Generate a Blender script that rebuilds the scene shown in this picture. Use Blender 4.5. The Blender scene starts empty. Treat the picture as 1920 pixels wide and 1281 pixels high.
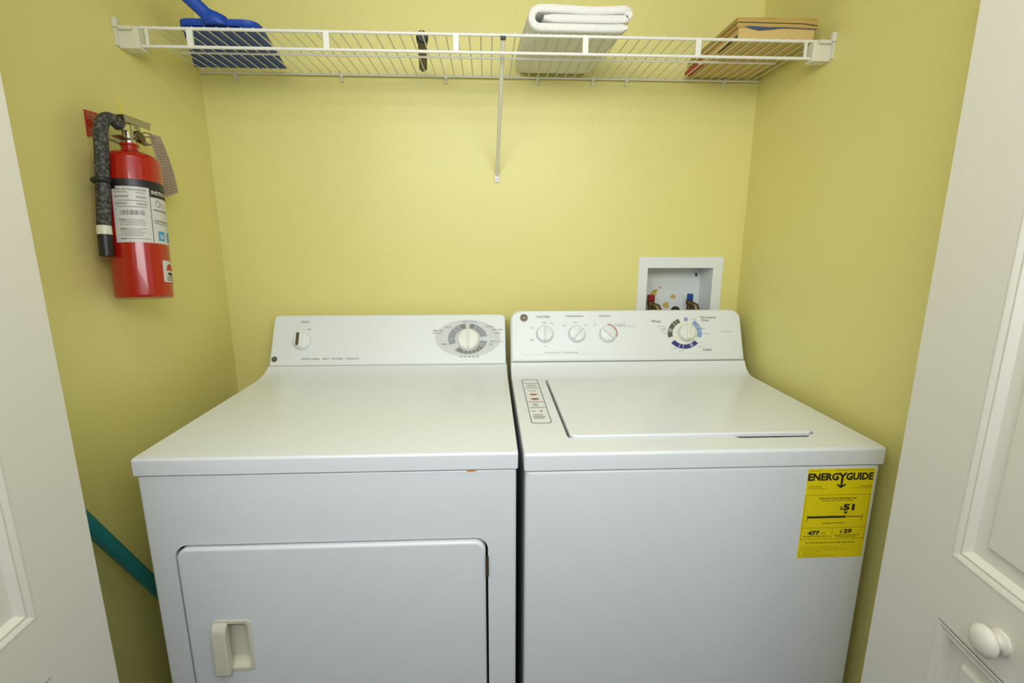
import bpy, bmesh, math, random
from mathutils import Vector as V, Matrix
random.seed(7)
R = math.radians
scene = bpy.context.scene
COL = scene.collection

# ------------------------------------------------------------------ camera
F = 926.5
PITCH, YAW, ROLL = .208, .0468, .0017
CAM = V((.6348, -1.5108, 1.294))
fwd = V((math.sin(YAW)*math.cos(PITCH), math.cos(YAW)*math.cos(PITCH), -math.sin(PITCH)))
rt0 = V((math.cos(YAW), -math.sin(YAW), 0)); up0 = rt0.cross(fwd)
RT = math.cos(ROLL)*rt0+math.sin(ROLL)*up0; UP = -math.sin(ROLL)*rt0+math.cos(ROLL)*up0
cd = bpy.data.cameras.new('camera'); cam = bpy.data.objects.new('camera', cd); COL.objects.link(cam)
cd.sensor_width = 36; cd.sensor_fit = 'HORIZONTAL'; cd.lens = F/1920*36; cd.clip_start = .01
M = Matrix((RT, UP, -fwd)).transposed().to_4x4(); M.translation = CAM
cam.matrix_world = M
scene.camera = cam

# ------------------------------------------------------------------ light
scene.view_settings.view_transform = 'Standard'
scene.view_settings.look = 'None'
scene.view_settings.gamma = 1
scene.view_settings.use_curve_mapping = False
scene.view_settings.exposure = 0.0
w = bpy.data.worlds.new('world'); scene.world = w; w.use_nodes = True
w.node_tree.nodes['Background'].inputs[0].default_value = (.68, .84, 1, 1)
w.node_tree.nodes['Background'].inputs[1].default_value = .17
def area(name, loc, target, sx, sy, power, col):
    l = bpy.data.lights.new(name, 'AREA'); l.shape = 'RECTANGLE'; l.size = sx; l.size_y = sy
    l.energy = power; l.color = col
    o = bpy.data.objects.new(name, l); COL.objects.link(o); o.location = loc
    o.rotation_euler = (V(target)-V(loc)).to_track_quat('-Z', 'Y').to_euler()
    return o
area('hall_lamp_light', (.60, -1.9, 1.86), (.60, 0, 2.45), 2.0, .6, 33.5, (.96, .985, 1))
area('hall_ceiling_light', (.62, -1.5, 2.38), (.62, -1.25, 0), .8, .8, 4, (.97, 1, .98))

# ------------------------------------------------------------------ materials
def lin(c):
    return tuple(((x/255)/12.92 if x/255 <= .04045 else ((x/255+.055)/1.055)**2.4) for x in c)+(1,)
def mat(name, rgb, rough=.5, metal=0, spec=.5, bump=0, bscale=60, vary=0, vscale=6, coat=0, trans=0, contrast=0):
    m = bpy.data.materials.new(name); m.use_nodes = True
    nt = m.node_tree; b = nt.nodes['Principled BSDF']
    b.inputs['Base Color'].default_value = lin(rgb); b.inputs['Roughness'].default_value = rough
    b.inputs['Metallic'].default_value = metal; b.inputs['Specular IOR Level'].default_value = spec
    b.inputs['Coat Weight'].default_value = coat
    if trans: b.inputs['Transmission Weight'].default_value = trans
    if bump or vary:
        tc = nt.nodes.new('ShaderNodeTexCoord')
    if bump:
        n = nt.nodes.new('ShaderNodeTexNoise'); n.inputs['Scale'].default_value = bscale; n.inputs['Detail'].default_value = 3
        bp = nt.nodes.new('ShaderNodeBump'); bp.inputs['Strength'].default_value = bump; bp.inputs['Distance'].default_value = .002
        nt.links.new(tc.outputs['Object'], n.inputs['Vector']); nt.links.new(n.outputs['Fac'], bp.inputs['Height'])
        nt.links.new(bp.outputs['Normal'], b.inputs['Normal'])
    if vary:
        n2 = nt.nodes.new('ShaderNodeTexNoise'); n2.inputs['Scale'].default_value = vscale; n2.inputs['Detail'].default_value = 4
        mx = nt.nodes.new('ShaderNodeMix'); mx.data_type = 'RGBA'
        c = lin(rgb); d = tuple(x*(1-vary) for x in c[:3])+(1,)
        mx.inputs[6].default_value = d; mx.inputs[7].default_value = c
        nt.links.new(tc.outputs['Object'], n2.inputs['Vector'])
        if contrast:
            cr_ = nt.nodes.new('ShaderNodeMapRange'); cr_.inputs[1].default_value = .5-.2/contrast+.08; cr_.inputs[2].default_value = .5+.2/contrast+.08
            nt.links.new(n2.outputs['Fac'], cr_.inputs[0]); nt.links.new(cr_.outputs[0], mx.inputs[0])
        else: nt.links.new(n2.outputs['Fac'], mx.inputs[0])
        nt.links.new(mx.outputs[2], b.inputs['Base Color'])
    return m
MT = dict(
    wall=mat('yellow_paint', (229, 221, 141), .42, bump=.22, bscale=95, vary=.05, vscale=3, spec=.5),
    hallwall=mat('hall_paint', (222, 216, 200), .6),
    ceil=mat('ceiling_paint', (232, 230, 222), .8),
    floor=mat('floor_tile', (128, 120, 112), .4, vary=.2, vscale=9),
    white=mat('white_enamel', (229, 233, 236), .22, spec=.5, bump=.03, bscale=220),
    plastic=mat('white_plastic', (229, 233, 233), .35),
    knobw=mat('dial_plastic', (230, 231, 222), .35),
    seam=mat('seam_grey', (128, 128, 122), .6),
    cream=mat('cream_plastic', (222, 219, 198), .4),
    shelf=mat('white_vinyl_wire', (228, 226, 214), .4),
    door=mat('white_door_paint', (228, 224, 212), .45, bump=.12, bscale=150),
    dark=mat('dark_gap', (40, 40, 40), .8),
    black=mat('black_plastic', (28, 28, 30), .4),
    rubber=mat('black_rubber', (112, 113, 108), .6, bump=.4, bscale=260, vary=.86, vscale=175, contrast=1.6),
    hosep=mat('dark_hose_plastic', (44, 42, 36), .6),
    red=mat('red_enamel', (168, 26, 14), .22, coat=.4),
    redp=mat('red_print', (178, 40, 32), .5),
    chrome=mat('chrome', (205, 205, 200), .18, metal=1),
    steel=mat('dull_steel', (170, 168, 158), .38, metal=1),
    brass=mat('brass', (118, 104, 74), .45, metal=.9),
    label=mat('label_paper', (204, 201, 193), .4),
    ink=mat('grey_ink', (120, 120, 118), .6),
    inkl=mat('light_grey_ink', (176, 178, 178), .6),
    inkd=mat('dark_ink', (38, 36, 30), .6),
    oval=mat('dial_oval_print', (206, 209, 209), .45),
    ring=mat('dial_ring_print', (143, 148, 152), .45),
    ringd=mat('dial_ring_dark_print', (120, 122, 112), .45),
    inkm=mat('mid_grey_ink', (92, 90, 84), .6),
    redm=mat('muted_red_print', (158, 82, 70), .5),
    brown=mat('dial_brown_print', (92, 88, 76), .45),
    navy=mat('dial_navy_print', (48, 54, 128), .45),
    sky=mat('dial_light_blue_print', (140, 162, 206), .45),
    yellow=mat('energy_label_yellow', (242, 222, 10), .45),
    yline=mat('energy_label_line', (150, 138, 10), .5),
    blue=mat('blue_plastic', (16, 66, 164), .5),
    teal=mat('teal_broom_handle', (28, 128, 132), .4),
    towel=mat('white_terry', (236, 234, 226), .95, bump=1, bscale=420, spec=.1),
    card=mat('brown_cardboard', (192, 160, 86), .75, vary=.12, vscale=30),
    card2=mat('pale_cardboard', (206, 178, 112), .75),
    bluep=mat('blue_grey_print', (66, 76, 112), .5),
    redv=mat('red_valve', (142, 24, 34), .4),
    bluev=mat('blue_valve', (24, 66, 150), .4),
    greyt=mat('grey_tool', (86, 76, 64), .5),
    paper=mat('tag_paper', (205, 190, 176), .7),
    tagline=mat('tag_print', (150, 116, 110), .7),
    rust=mat('rust', (224, 158, 66), .8),
    logo=mat('logo_dark', (66, 62, 42), .5),
    logol=mat('logo_light', (186, 178, 140), .35, metal=.3),
    yplast=mat('yellow_plastic', (226, 200, 30), .5),
    straw=mat('broom_bristles', (60, 120, 124), .9),
    emb=mat('embossed_mark', (150, 152, 150), .5),
    stain=mat('mustard_stain', (206, 178, 96), .7),
    cyan=mat('cyan_print', (60, 150, 190), .5),
)

# ------------------------------------------------------------------ pixel helpers
def ray(px, py): return fwd+RT*((px-960)/F)-UP*((py-640.5)/F)
def on_plane(px, py, O, N):
    d = ray(px, py); t = (V(O)-CAM).dot(N)/d.dot(N); return CAM+d*t
def hit(px, py, axis, val):
    N = V((0, 0, 0)); N['xyz'.index(axis)] = 1; O = V((0, 0, 0)); O['xyz'.index(axis)] = val
    return on_plane(px, py, O, N)

# ------------------------------------------------------------------ mesh helpers
def fin(bm): bmesh.ops.recalc_face_normals(bm, faces=bm.faces[:]); return bm
def join(*bms):
    out = bmesh.new()
    for b in bms:
        me = bpy.data.meshes.new('t'); b.to_mesh(me); out.from_mesh(me); bpy.data.meshes.remove(me); b.free()
    return out
def bevel(bm, w, seg=3, edges=None):
    if w: bmesh.ops.bevel(bm, geom=edges if edges is not None else bm.edges[:], offset=w, segments=seg, profile=.5, affect='EDGES', clamp_overlap=True)
    return bm
def box(x0, x1, y0, y1, z0, z1, bv=0, seg=3):
    bm = bmesh.new()
    v = [bm.verts.new((x, y, z)) for x in (x0, x1) for y in (y0, y1) for z in (z0, z1)]
    for f in ((0, 1, 3, 2), (4, 6, 7, 5), (0, 4, 5, 1), (2, 3, 7, 6), (0, 2, 6, 4), (1, 5, 7, 3)): bm.faces.new([v[i] for i in f])
    fin(bm); return bevel(bm, bv, seg)
def xf(bm, m): bmesh.ops.transform(bm, matrix=m, verts=bm.verts[:]); return bm
def rrect(u0, u1, v0, v1, r, seg=6, mask=(1, 1, 1, 1)):   # corners bl, br, tr, tl
    out = []
    for (cx, cy, a0, on) in ((u0, v0, 180, mask[0]), (u1, v0, 270, mask[1]), (u1, v1, 0, mask[2]), (u0, v1, 90, mask[3])):
        if not on: out.append((cx, cy)); continue
        ox = cx+(r if cx == u0 else -r); oy = cy+(r if cy == v0 else -r)
        for k in range(seg+1):
            a = R(a0+90*k/seg); out.append((ox+r*math.cos(a), oy+r*math.sin(a)))
    return out
def prism(loop, t, m=None, bv=0, seg=3, holes=()):
    """outline in u,v, front face at w=0, back face at w=-t; only front edges are bevelled"""
    bm = bmesh.new()
    if holes:
        es = []
        for lp in (loop, *holes):
            vs = [bm.verts.new((a, b, 0)) for a, b in lp]
            es += [bm.edges.new((vs[i], vs[(i+1) % len(vs)])) for i in range(len(vs))]
        bmesh.ops.triangle_fill(bm, use_beauty=True, use_dissolve=False, edges=es, normal=(0, 0, 1))
    else:
        bm.faces.new([bm.verts.new((a, b, 0)) for a, b in loop])
    if t:
        g = bmesh.ops.extrude_face_region(bm, geom=bm.faces[:])
        bmesh.ops.translate(bm, vec=(0, 0, -t), verts=[e for e in g['geom'] if isinstance(e, bmesh.types.BMVert)])
    fin(bm)
    if bv:
        ed = [e for e in bm.edges if all(abs(v.co.z) < 1e-7 for v in e.verts) and any(abs(f.normal.z) < .5 for f in e.link_faces)]
        bevel(bm, bv, seg, ed)
    if m: xf(bm, m)
    return bm
def frame(O, U, S):
    U = V(U).normalized(); S = V(S).normalized(); N = U.cross(S)
    m = Matrix((U, S, N)).transposed().to_4x4(); m.translation = V(O); return m
def tube(pts, r, n=10, cap=True):
    pts = [V(p) for p in pts]; bm = bmesh.new(); rings = []
    t0 = (pts[1]-pts[0]).normalized(); a = t0.orthogonal().normalized()
    for i, p in enumerate(pts):
        t = (pts[min(i+1, len(pts)-1)]-pts[max(i-1, 0)]).normalized()
        a = (a-t*a.dot(t)).normalized(); b = t.cross(a)
        rr = r[i] if isinstance(r, (list, tuple)) else r
        rings.append([bm.verts.new(p+(a*math.cos(k*2*math.pi/n)+b*math.sin(k*2*math.pi/n))*rr) for k in range(n)])
    for i in range(len(rings)-1):
        for k in range(n): bm.faces.new((rings[i][k], rings[i][(k+1) % n], rings[i+1][(k+1) % n], rings[i+1][k]))
    if cap: bm.faces.new(rings[0][::-1]); bm.faces.new(rings[-1])
    return fin(bm)
def lathe(prof, n=32, m=None):
    bm = bmesh.new(); rings = []
    for r, z in prof:
        rings.append([bm.verts.new((r*math.cos(k*2*math.pi/n), r*math.sin(k*2*math.pi/n), z)) for k in range(n)] if r > 1e-6 else [bm.verts.new((0, 0, z))])
    for A, B in zip(rings, rings[1:]):
        for k in range(n):
            j = (k+1) % n
            if len(A) == 1 and len(B) == 1: continue
            if len(A) == 1: bm.faces.new((A[0], B[j], B[k]))
            elif len(B) == 1: bm.faces.new((A[k], A[j], B[0]))
            else: bm.faces.new((A[k], A[j], B[j], B[k]))
    if len(rings[0]) > 1: bm.faces.new(rings[0][::-1])
    if len(rings[-1]) > 1: bm.faces.new(rings[-1])
    fin(bm)
    if m: xf(bm, m)
    return bm
def extr_x(prof, x0, x1, bv=0):      # closed y,z outline pushed along x
    bm = bmesh.new()
    A = [bm.verts.new((x0, y, z)) for y, z in prof]; B = [bm.verts.new((x1, y, z)) for y, z in prof]
    bm.faces.new(A); bm.faces.new(B[::-1]); n = len(A)
    for i in range(n): bm.faces.new((A[i], B[i], B[(i+1) % n], A[(i+1) % n]))
    fin(bm)
    if bv: bevel(bm, bv, 3, [e for e in bm.edges if abs(e.verts[0].co.x-e.verts[1].co.x) < 1e-7])
    return bm
def polys(loops):       # flat faces in world space
    bm = bmesh.new()
    for lp in loops: bm.faces.new([bm.verts.new(p) for p in lp])
    return bm
def bez(a, b, c, n=8):
    return [tuple((1-t)**2*p+2*t*(1-t)*q+t*t*r for p, q, r in zip(a, b, c)) for t in [i/n for i in range(n+1)]]
def smooth_path(p, k=4):
    out = []
    for i in range(len(p)-1):
        p0, p1, p2, p3 = p[max(i-1, 0)], p[i], p[i+1], p[min(i+2, len(p)-1)]
        for j in range(k):
            t = j/k
            out.append(tuple(.5*(2*b+(c_-a)*t+(2*a-5*b+4*c_-d)*t*t+(3*b-a-3*c_+d)*t**3) for a, b, c_, d in zip(p0, p1, p2, p3)))
    return out+[p[-1]]
def link(name, me, m, parent=None):
    o = bpy.data.objects.new(name, me); COL.objects.link(o)
    if m is not None and not me.materials: me.materials.append(m)
    if parent: o.parent = parent
    return o
def root_of(o):
    while o.parent: o = o.parent
    return o
def obj(name, bm, m, parent=None, smooth=True, wn=True, angle=38, local=False):
    """parts are modelled in world space; their mesh is moved into the space of the thing's base"""
    me = bpy.data.meshes.new(name)
    if parent and not local:
        xf(bm, root_of(parent).matrix_world.inverted())
    bm.to_mesh(me); bm.free()
    if smooth:
        me.shade_smooth(); me.set_sharp_from_angle(angle=R(angle))
    o = link(name, me, m, parent)
    if smooth and wn:
        md = o.modifiers.new('weighted_normals', 'WEIGHTED_NORMAL'); md.keep_sharp = True
    return o
def bdiff(bmA, *cut):
    objs = []
    for b in (bmA, *cut):
        me = bpy.data.meshes.new('tmp'); b.to_mesh(me); b.free(); objs.append(link('tmp', me, None))
    for c in objs[1:]:
        md = objs[0].modifiers.new('b', 'BOOLEAN'); md.operation = 'DIFFERENCE'; md.object = c; md.solver = 'EXACT'
    bpy.context.view_layer.update()
    me = bpy.data.meshes.new_from_object(objs[0].evaluated_get(bpy.context.evaluated_depsgraph_get()))
    out = bmesh.new(); out.from_mesh(me)
    bpy.data.meshes.remove(me)
    for o in objs:
        d = o.data; bpy.data.objects.remove(o); bpy.data.meshes.remove(d)
    return out
def tag(o, label, cat, group=None, kind=None):
    o['label'] = label; o['category'] = cat
    if group: o['group'] = group
    if kind: o['kind'] = kind
    return o
def thing(name, label, cat, loc, group=None):
    o = bpy.data.objects.new(name, None); COL.objects.link(o); o.location = loc; o.empty_display_size = .05
    o.matrix_world = Matrix.Translation(V(loc))
    bpy.context.view_layer.update()
    return tag(o, label, cat, group)
def struct(name, bm, m, label=None, cat=None):
    o = obj(name, bm, m, wn=False); o['kind'] = 'structure'
    if label: o['label'] = label; o['category'] = cat
    return o
_tc = {}
def text2d(s, bold=0):
    """outline faces of a word set 1 unit high, left aligned at 0,0"""
    if (s, bold) in _tc: return _tc[(s, bold)]
    c = bpy.data.curves.new('t', 'FONT'); c.body = s; c.size = 1; c.offset = bold; c.resolution_u = 2
    o = bpy.data.objects.new('t', c); COL.objects.link(o); bpy.context.view_layer.update()
    me = bpy.data.meshes.new_from_object(o.evaluated_get(bpy.context.evaluated_depsgraph_get()))
    vs = [(v.co.x, v.co.y) for v in me.vertices]; fs = [tuple(p.vertices) for p in me.polygons]
    bpy.data.objects.remove(o); bpy.data.curves.remove(c); bpy.data.meshes.remove(me)
    x0 = min(v[0] for v in vs); x1 = max(v[0] for v in vs); y0 = min(v[1] for v in vs); y1 = max(v[1] for v in vs)
    _tc[(s, bold)] = (vs, fs, x0, x1, y0, y1); return _tc[(s, bold)]
def put_text(bm, s, u0, u1, v0, v1, fn, bold=0):
    """stretches the word into the box u0..u1, v0 (bottom) .. v1 (top); fn maps u,v to space"""
    vs, fs, x0, x1, y0, y1 = text2d(s, bold)
    vv = [bm.verts.new(fn(u0+(x-x0)/(x1-x0)*(u1-u0), v0+(y-y0)/(y1-y0)*(v1-v0))) for x, y in vs]
    for f in fs:
        try: bm.faces.new([vv[i] for i in f])
        except ValueError: pass
def put_poly(bm, loop, fn): bm.faces.new([bm.verts.new(fn(u, v)) for u, v in loop])
def put_rect(bm, u0, u1, v0, v1, fn): put_poly(bm, ((u0, v0), (u1, v0), (u1, v1), (u0, v1)), fn)
def put_ring(bm, c, r0, r1, a0, a1, fn, ky=1, n=None):    # clockwise from the top, degrees
    n = n or max(2, int((a1-a0)/6))
    for i in range(n):
        p, q = R(a0+(a1-a0)*i/n), R(a0+(a1-a0)*(i+1)/n)
        put_poly(bm, [(c[0]+r*math.sin(a), c[1]-ky*r*math.cos(a)) for r, a in ((r0, p), (r1, p), (r1, q), (r0, q))], fn)

# ================================================================== SETTING
XL, XR, YF = -.1464, 1.4134, -.79
ZC = 2.44
OB = (1.122, 1.326, 1.015, 1.2025)      # opening of the washer outlet box
struct('floor', box(-1.3, 2.6, -3.6, .12, -.1, 0), MT['floor'])
wb = bdiff(box(XL-.1, XR+.1, 0, .12, 0, ZC), box(OB[0]-.008, OB[1]+.008, -.05, .095, OB[2]-.008, OB[3]+.008))
struct('wall_back', wb, MT['wall'])
struct('wall_left', box(XL-.1, XL, YF, 0, 0, ZC), MT['wall'])
struct('wall_right', box(XR, XR+.1, YF, 0, 0, ZC), MT['wall'])
JL, JR = -.035, 1.345                   # closet opening
struct('wall_front', join(box(-1.3, JL, YF-.11, YF, 0, ZC), box(JR, 2.6, YF-.11, YF, 0, ZC), box(JL, JR, YF-.11, YF, 2.04, ZC)), MT['hallwall'])
struct('ceiling', box(-1.3, 2.6, -3.6, .12, ZC, ZC+.1), MT['ceil'])

# ------------------------------------------------------------------ bifold doors
def leaf_mesh(Wd, H, panels, mir):
    """leaf in s (0 = free edge) and z; front face at w=0"""
    f = (lambda s: s)
    lp = [(0, 0), (Wd, 0), (Wd, H), (0, H)]
    return prism(lp, .034, None, .002, 2, holes=[[(a, c), (b, c), (b, d), (a, d)] for a, b, c, d in panels])
PROF = ((0, 0), (.003, .0004), (.006, -.0006), (.009, -.0024), (.0125, -.0018), (.016, -.0050), (.019, -.0095), (.036, -.0125), (.0395, -.0072), (.043, -.0066))
def raised_panel(a, b, c, d):
    bm = bmesh.new(); prev = None
    for ins, dep in PROF:
        r = [bm.verts.new((x, z, dep)) for x, z in ((a+ins, c+ins), (b-ins, c+ins), (b-ins, d-ins), (a+ins, d-ins))]
        if prev:
            for k in range(4): bm.faces.new((prev[k], prev[(k+1) % 4], r[(k+1) % 4], r[k]))
        prev = r
    bm.faces.new(prev)
    bk = [bm.verts.new((x, z, -.028)) for x, z in ((a, c), (b, c), (b, d), (a, d))]; bm.faces.new(bk[::-1])
    return fin(bm)
def bifold(name, side, label, edge, ang, zlo, zmid, stile, knob):
    root = thing(name, label, 'door', (edge[0], edge[1], .012)); root['kind'] = 'structure'
    Wd, H = .42, 1.995
    pan = [(stile, Wd-stile, .2, zlo-.012), (stile, Wd-stile, zmid-.012, H-.12)]
    a = R(ang)
    # unit vector from free edge towards the fold
    S = V((-math.sin(a), -math.cos(a), 0))
    if side == 'left':      # u must run so that u x z points into the opening
        m = frame((edge[0], edge[1], .012), -S, (0, 0, 1)); conv = lambda s: -s
    else:
        m = frame((edge[0], edge[1], .012), S*1, (0, 0, 1)); conv = lambda s: s
    # make sure the face looks to the middle of the opening
    want = V((-1 if side == 'right' else 1, 0, 0))
    N = m.to_3x3() @ V((0, 0, 1))
    assert N.dot(want) > 0, (name, N)
    def cv(bm):
        if side == 'left':
            for v in bm.verts: v.co.x = -v.co.x
            bmesh.ops.reverse_faces(bm, faces=bm.faces[:])
        return bm
    def leaf(mm, withknob):
        lf = obj('door_leaf', xf(cv(leaf_mesh(Wd, H, pan, 0)), mm), MT['door'], root)
        for p in pan: obj('raised_panel', xf(cv(raised_panel(*p)), mm), MT['door'], lf, angle=20)
        return lf
    lf = leaf(m, True)
    if knob:
        kp = [(.0001, -.002), (.0145, -.002), (.0145, .003), (.010, .005), (.0085, .008), (.0100, .011), (.0155, .013), (.0185, .0165), (.0185, .0195), (.0155, .0240), (.009, .0268), (0, .0275)]
        km = m @ Matrix.Translation((conv(knob[0]), knob[1]-.012, 0))
        obj('knob', lathe(kp, 28, km), MT['door'], lf, angle=50)
    # second leaf, behind, closing back to the jamb
    fold = V((edge[0], edge[1], .012))+S*Wd
    off = want*-.074
    piv = V((JL+.02, YF-.055, .012)) if side == 'left' else V((JR-.02, YF-.055, .012))
    d2 = (fold+off-piv).normalized()
    o2 = fold+off-d2*Wd
    # its show face points away from the opening
    U2 = d2 if side == 'left' else -d2
    m2 = frame(o2 if side == 'right' else o2, U2, (0, 0, 1))
    bm = prism([(0, 0), (Wd, 0), (Wd, H), (0, H)], .034, None, .002, 2)
    if side == 'right':
        for v in bm.verts: v.co.x = -v.co.x
        bmesh.ops.reverse_faces(bm, faces=bm.faces[:])
    obj('door_leaf', xf(bm, m2), MT['door'], root)
    # butt hinges at the fold
    for hz in (.25, 1.0, 1.75):
        p = fold+off*.5
        obj('hinge', tube((p+V((0, -.004, hz)), p+V((0, -.004, hz+.07))), .005, 8), MT['steel'], root)
    return root
YE = -.84
er = hit(1725, 640, 'y', YE); el = hit(116, 720, 'y', YE)
bifold('door_1', 'left', 'white bifold closet door folded open beside the fire extinguisher wall', (el.x, el.y), -4.75, .735, .825, .1085, None)
bifold('door_2', 'right', 'white bifold closet door with round white knob folded open beside the washer', (er.x, er.y), 8.0, .7895, .885, .121, (.2085, .833))

# ================================================================== DRYER
W = .686
def console(O, S, u0, u1, L, r, t, parent, bv=.004):
    m = frame(O, (1, 0, 0), S)
    return obj('console', prism(rrect(u0, u1, 0, L, r, 8, (0, 0, 1, 1)), t, m, bv, 3), MT['plastic'], parent), m
def print_fn(m, lift):
    O = m @ V((0, 0, lift)); N = m.to_3x3() @ V((0, 0, 1))
    return lambda px, py: on_plane(px, py, O, N)
def uv_of(m, px, py):
    p = m.inverted() @ on_plane(px, py, m.translation, m.to_3x3() @ V((0, 0, 1))); return p.x, p.y
def emblem(m, px, py, r, parent, dark, light):
    u, s = uv_of(m, px, py); mm = m @ Matrix.Translation((u, s, 0))
    e = obj('logo', lathe([(0, -.001), (r, -.001), (r, .0012), (r*.9, .0016), (0, .0016)], 28, mm), dark, parent)
    bm = bmesh.new()
    fn = lambda a, b: mm @ V((a, b, .0019))
    put_ring(bm, (0, 0), r*.78, r*.82, 0, 360, fn)
    put_text(bm, 'GE', -r*.42, r*.42, -r*.28, r*.28, fn, 0)
    for k in range(4): put_ring(bm, (r*.60*math.sin(R(90*k)), r*.60*math.cos(R(90*k))), r*.07, r*.10, 0, 300, fn)
    return e, bm
def words(fn, items, m, parent, name='lettering', fine=False):
    bm = bmesh.new()
    for s, x0, x1, yc, h in items:
        put_text(bm, s, x0, x1, yc+h/2, yc-h/2, fn, .01)
        if not fine: obj(name, bm, m, parent, wn=False); bm = bmesh.new()
    if fine: fine_print(obj(name, bm, m, parent, wn=False))
def fine_print(o): o['kind'] = 'stuff'; return o

Yd, Zd = -.672, .910
Od = V((0, -.1101, .9308)); Td = V((0, -.0392, 1.0664)); Sd = Td-Od
dry = thing('clothes_dryer', 'white front-loading clothes dryer with pull-down handle door, left of the washer', 'dryer', (W/2, -.34, 0))
dry['label'] = 'white clothes dryer with a square front door, standing left of the washer'
DR = (.050, .629, .262, .7355)
cab = bdiff(box(.003, W-.003, Yd+.004, -.02, .02, .8755, .006), xf(prism(rrect(DR[0], DR[1], DR[2], DR[3], .024), .06), frame((0, Yd-.03, 0), (1, 0, 0), (0, 0, 1))))
obj('cabinet', cab, MT['white'], dry)
for fx in (.06, W-.06):
    for fy in (-.62, -.08): obj('foot', lathe([(0, 0), (.022, 0), (.022, .006), (.010, .010), (.010, .03), (0, .03)], 16, Matrix.Translation((fx, fy, 0))), MT['black'], dry)
prof = [(Yd, Zd-.032), (Yd, Zd-.006), (Yd+.0008, Zd-.003), (Yd+.003, Zd-.0008), (Yd+.007, Zd), (-.24, Zd)]
prof += bez((-.205, Zd), (-.135, Zd+.001), (Od.y-.0005, Od.z-.0005), 8)
prof += [(-.015, Od.z-.0005), (-.015, Zd-.032)]
obj('top_panel', extr_x(prof, 0, W, .003), MT['white'], dry, angle=30)
dc, dm = console(Od+V((0, 0, .0015)), Sd, .004, W-.003, Sd.length, .014, .026, dry)
obj('console_seam', extr_x([(Od.y+.002, Od.z-.002), (-.02, Od.z-.002), (-.02, Od.z+.003), (Od.y+.004, Od.z+.003)], .006, W-.006), MT['seam'], dry)
fn = print_fn(dm, .0004); fn2 = print_fn(dm, .0007); fn3 = print_fn(dm, .0010)
# oval around the timer dial
bm = bmesh.new(); put_poly(bm, [(877+61*math.cos(R(a)), 634.5+34.6*math.sin(R(a))) for a in range(0, 360, 6)], fn)
obj('dial_oval', bm, MT['oval'], dc)
for a0, a1 in ((6, 80), (99, 222), (246, 354)):
    bm = bmesh.new(); put_ring(bm, (877, 635.3), 24, 36.8, a0, a1, fn2, .78); obj('dial_band', bm, MT['ring'], dc)
for a0, a1 in ((9, 22), (336, 350), (128, 215)):
    bm = bmesh.new(); put_ring(bm, (877, 635.3), 26, 35.6, a0, a1, fn3, .78); obj('dark_dial_band', bm, MT['ringd'], dc)
bm = bmesh.new()
fn4 = print_fn(dm, .0013)
for a in (28, 112, 124, 138, 152, 166, 180, 194, 270, 312, 328): put_ring(bm, (877, 635.3), 26.5, 34.5, a-.9, a+.9, fn4, .78)
fine_print(obj('dial_ticks', bm, MT['oval'], dc))
words(fn2, [('Regular', 834, 847, 613.5, 3), ('TIMED DRY', 811, 831, 620.3, 3), ('Cottons', 811, 828, 624.5, 3), ('DAMP', 828, 838, 645.5, 3), ('Easy Care', 866, 894, 603.5, 3),
                ('Delicates', 910, 925, 612, 3), ('AUTO DRY', 922, 943, 618.3, 3), ('Less Dry', 926, 939, 624.6, 4), ('More Dry', 919, 944, 640.5, 3), ('Off', 916, 924, 646, 3), ('60  50  40  30  20', 862, 898, 669, 3)], MT['ink'], dc, 'fine_lettering', True)
words(fn2, [('START', 565, 580, 603.8, 4), ('START', 576, 583, 618, 2.6), ('EXTRA LARGE', 565, 599, 673.3, 3.2), ('HEAVY', 605, 617, 673.2, 3.2), ('DUTY DRYER', 622, 643, 673, 3.2), ('CAPACITY', 647, 674, 672.6, 3.2)], MT['ink'], dc)
def knob(m, px, py, r, h, ang, parent, name='knob', mt='plastic', bar=.24):
    u, s = uv_of(m, px, py)
    mm = m @ Matrix.Translation((u, s, 0)) @ Matrix.Rotation(R(-ang), 4, 'Z')
    k = lathe([(0, -.002), (r*1.06, -.002), (r*1.06, .0025), (r*1.0, .004), (r*.97, h*.75), (r*.90, h*.92), (r*.8, h), (0, h)], 36, mm)
    g = xf(box(-r*bar/2, r*bar/2, -r*.84, r*.84, h-.002, h+.0075, .0022, 2), mm)
    return obj(name, join(k, g), MT[mt], parent)
knob(dm, 878, 637, .0325, .013, 0, dc, 'timer_dial', 'knobw', .20)
knob(dm, 568.5, 640.5, .0255, .016, 0, dc, 'start_knob', 'plastic', .4)
# dark worn slot on the start knob
u, s = uv_of(dm, 568.5, 640.5); mm = dm @ Matrix.Translation((u-.0115, s+.004, 0))
obj('knob_indicator', xf(prism(rrect(-.0040, .0040, -.0195, .0195, .0038), .003, None, .0006, 2), mm @ Matrix.Translation((0, 0, .0178))), MT['brass'], dc)
e, bm = emblem(dm, 514.5, 674, .0080, dc, MT['logo'], MT['logol'])
obj('logo_lettering', bm, MT['logol'], dc)
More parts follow.
